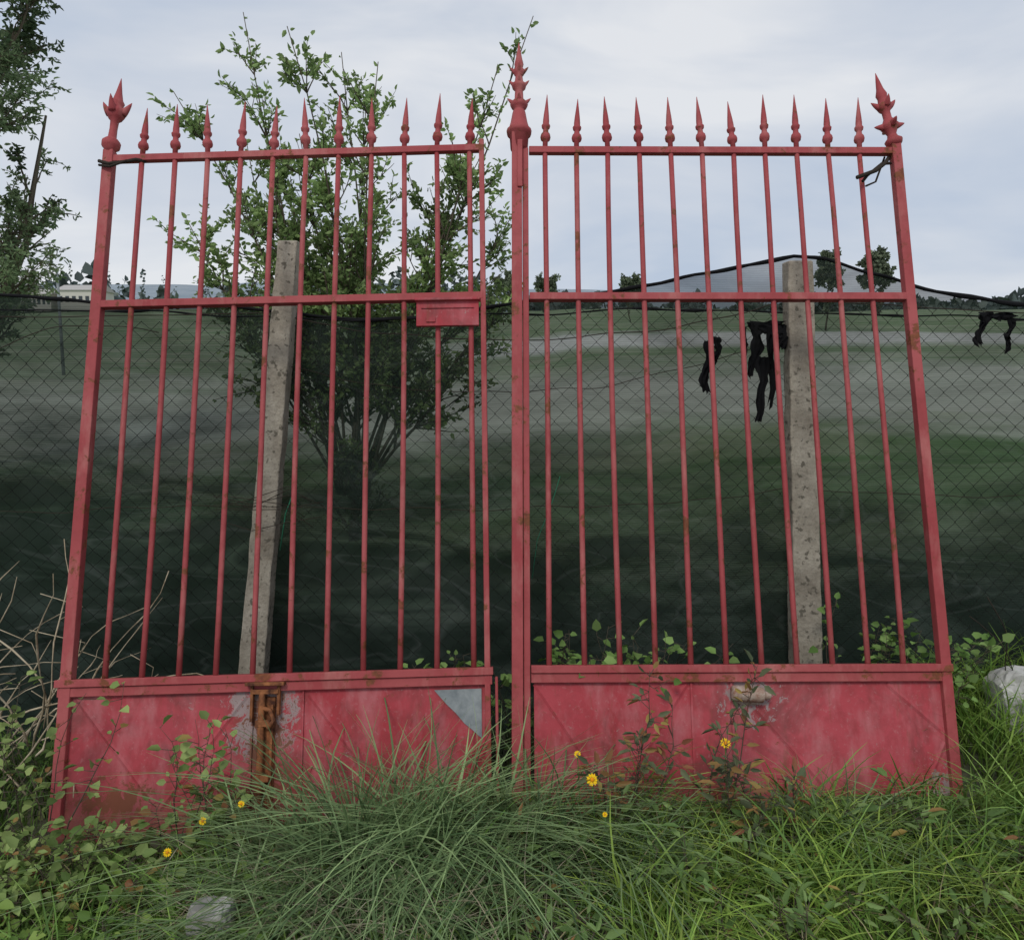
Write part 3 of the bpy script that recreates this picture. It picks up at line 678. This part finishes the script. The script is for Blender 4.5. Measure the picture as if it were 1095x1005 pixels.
for k in range(60):
    x=rr.uniform(-2.4,-1.66); y=rr.uniform(2.7,3.0); p=Vector((x,y,gh(x,y)+rr.uniform(0.05,.3))); d=Vector((rr.gauss(0.35,.5),rr.gauss(0,.2),1)).normalized(); L=rr.uniform(.3,.85); pts=[p.copy()]
    for i in range(9):
        d=(d+Vector((rr.gauss(0.02,.2),rr.gauss(0,.08),rr.gauss(-0.09,.12)))).normalized(); p=p+d*L/9; pts.append(p.copy())
    mb.tube(pts,[rr.uniform(.002,.006)*(1-.07*i) for i in range(10)],5)
    if k%2: 
        q=pts[5]; mb.tube([q,q+Vector((rr.gauss(0,.06),0,.05)),q+Vector((rr.gauss(0,.12),0,.10))],0.0018,4)
mb.obj('dry_twigs',simple('dry_stalk',(0.24,0.18,0.11),(0.58,0.49,0.35),12,0.9,0))
mb=MB()
for k in range(10):
    x=rr.uniform(1.9,2.5); y=3.0; p=Vector((x,y,gh(x,y)+.1)); d=Vector((rr.gauss(0,.6),0,1)).normalized(); pts=[p.copy()]
    for i in range(7):
        d=(d+Vector((rr.gauss(0,.2),rr.gauss(0,.08),rr.gauss(-0.05,.1)))).normalized(); p=p+d*.06; pts.append(p.copy())
    mb.tube(pts,0.002,4)
mb.obj('dry_twigs.001',M_dkwire)
my=plain('yellow_petals',(0.85,0.55,0.01),0.6); mo=plain('flower_centre',(0.75,0.28,0.01)); ms=plain('flower_stem',(0.08,0.16,0.04))
for i,(x,y,z,r_) in enumerate([(0.650,2.33,0.335,.017),(0.238,2.26,0.255,.019),(0.198,2.31,0.31,.011),(-0.90,2.20,0.16,.012),(-0.98,2.14,0.10,.013),(-0.80,2.24,0.19,.011),(0.27,2.20,0.18,.008)]):
    par=empty('yellow_flower' if i==0 else 'yellow_flower.%03d'%i)
    mb=MB(); g=gh(x,y); mb.tube([(x+.03,y+.02,g),(x+.01,y+.01,(g+z)/2),(x,y,z-.003)],0.0015,4); mb.obj('stem',ms,par)
    Mr=Matrix.Rotation(math.radians(55+R.uniform(-15,15)),4,'X')
    mb=MB()
    for k in range(12):
        a=6.283*k/12+R.uniform(-.1,.1); c_,s_=math.cos(a),math.sin(a)
        pp=[Vector((0.2*r_*c_,0.2*r_*s_,0)),Vector((.7*r_*c_-.2*r_*s_,.7*r_*s_+.2*r_*c_,.12*r_)),Vector((r_*c_,r_*s_,.05*r_)),Vector((.7*r_*c_+.2*r_*s_,.7*r_*s_-.2*r_*c_,.12*r_))]
        mb.add([Mr@q+Vector((x,y,z)) for q in pp],[(0,1,2,3)])
    mb.obj('petals',my,par); mb=MB(); mb.lathe((x,y,z),[(0,r_*.35),(r_*.15,r_*.33),(r_*.25,r_*.15)],8,Mr); mb.obj('centre',mo,par)
def rock(name,c,s,seed):
    import bmesh
    bm=bmesh.new(); bmesh.ops.create_icosphere(bm,subdivisions=4,radius=1)
    for v in bm.verts:
        k=1+0.35*noise.noise(v.co*1.1+Vector((seed,0,0)))+0.16*noise.noise(v.co*3+Vector((seed,4,0)))+0.05*noise.noise(v.co*8)
        v.co=Vector((max(-.8,min(.8,v.co.x*k))*s[0],max(-.8,min(.8,v.co.y*k))*s[1],max(-.8,min(.75,v.co.z*k))*s[2]))+Vector(c)
    me=bpy.data.meshes.new(name); bm.to_mesh(me); bm.free(); me.materials.append(M_rock)
    o=bpy.data.objects.new(name,me); col.objects.link(o)
rock('pale_rock',(2.00,3.0,0.20),(0.15,0.12,0.15),1); rock('pale_rock.001',(-0.80,1.98,0.02),(0.07,0.05,0.05),5); rock('pale_rock.002',(2.22,2.92,0.19),(0.12,0.1,0.1),9)

# ------------------------------------------------------------------ world, sun, camera
w=bpy.data.worlds.new('World'); scene.world=w; w.use_nodes=True; nt=w.node_tree
bg=nt.nodes['Background']; sky=nt.nodes.new('ShaderNodeTexSky'); sky.sky_type='NISHITA'; sky.sun_disc=False
sky.sun_elevation=math.radians(48); sky.sun_rotation=math.radians(195)
tc=nt.nodes.new('ShaderNodeTexCoord'); mp=nt.nodes.new('ShaderNodeMapping'); mp.inputs['Scale'].default_value=(1.0,1.0,3.0); mp.inputs['Rotation'].default_value=(0,math.radians(8),0); mp.inputs['Location'].default_value=(0.3,0.1,0.4)
nt.links.new(tc.outputs['Generated'],mp.inputs['Vector'])
cn=noisetex(nt,2.2,5,0.5,mp.outputs['Vector'],0.5)
cc=ramp(nt,cn,[(0.36,(0.49,0.57,0.70)),(0.50,(0.62,0.67,0.755)),(0.64,(0.79,0.81,0.845))])
sc=nt.nodes.new('ShaderNodeVectorMath'); sc.operation='SCALE'; nt.links.new(cc,sc.inputs[0]); sc.inputs['Scale'].default_value=10
nt.links.new(mix(nt,0.94,sky.outputs['Color'],sc.outputs[0]),bg.inputs['Color']); bg.inputs['Strength'].default_value=0.1
sl=bpy.data.lights.new('sun','SUN'); sl.energy=1.4; sl.angle=math.radians(15); sl.color=(1,0.97,0.91)
so=bpy.data.objects.new('sun',sl); so.rotation_euler=(math.radians(42),0,math.radians(-15)); col.objects.link(so)
cam=bpy.data.cameras.new('camera'); cam.lens=28.24; cam.sensor_width=36; cam.clip_end=5000; cam.clip_start=0.05
cobj=bpy.data.objects.new('camera',cam); cobj.location=(0,0,1.45); cobj.rotation_euler=(math.radians(90-6.8),0,0); col.objects.link(cobj); scene.camera=cobj
scene.view_settings.view_transform='Standard'; scene.view_settings.look='None'; scene.view_settings.exposure=0
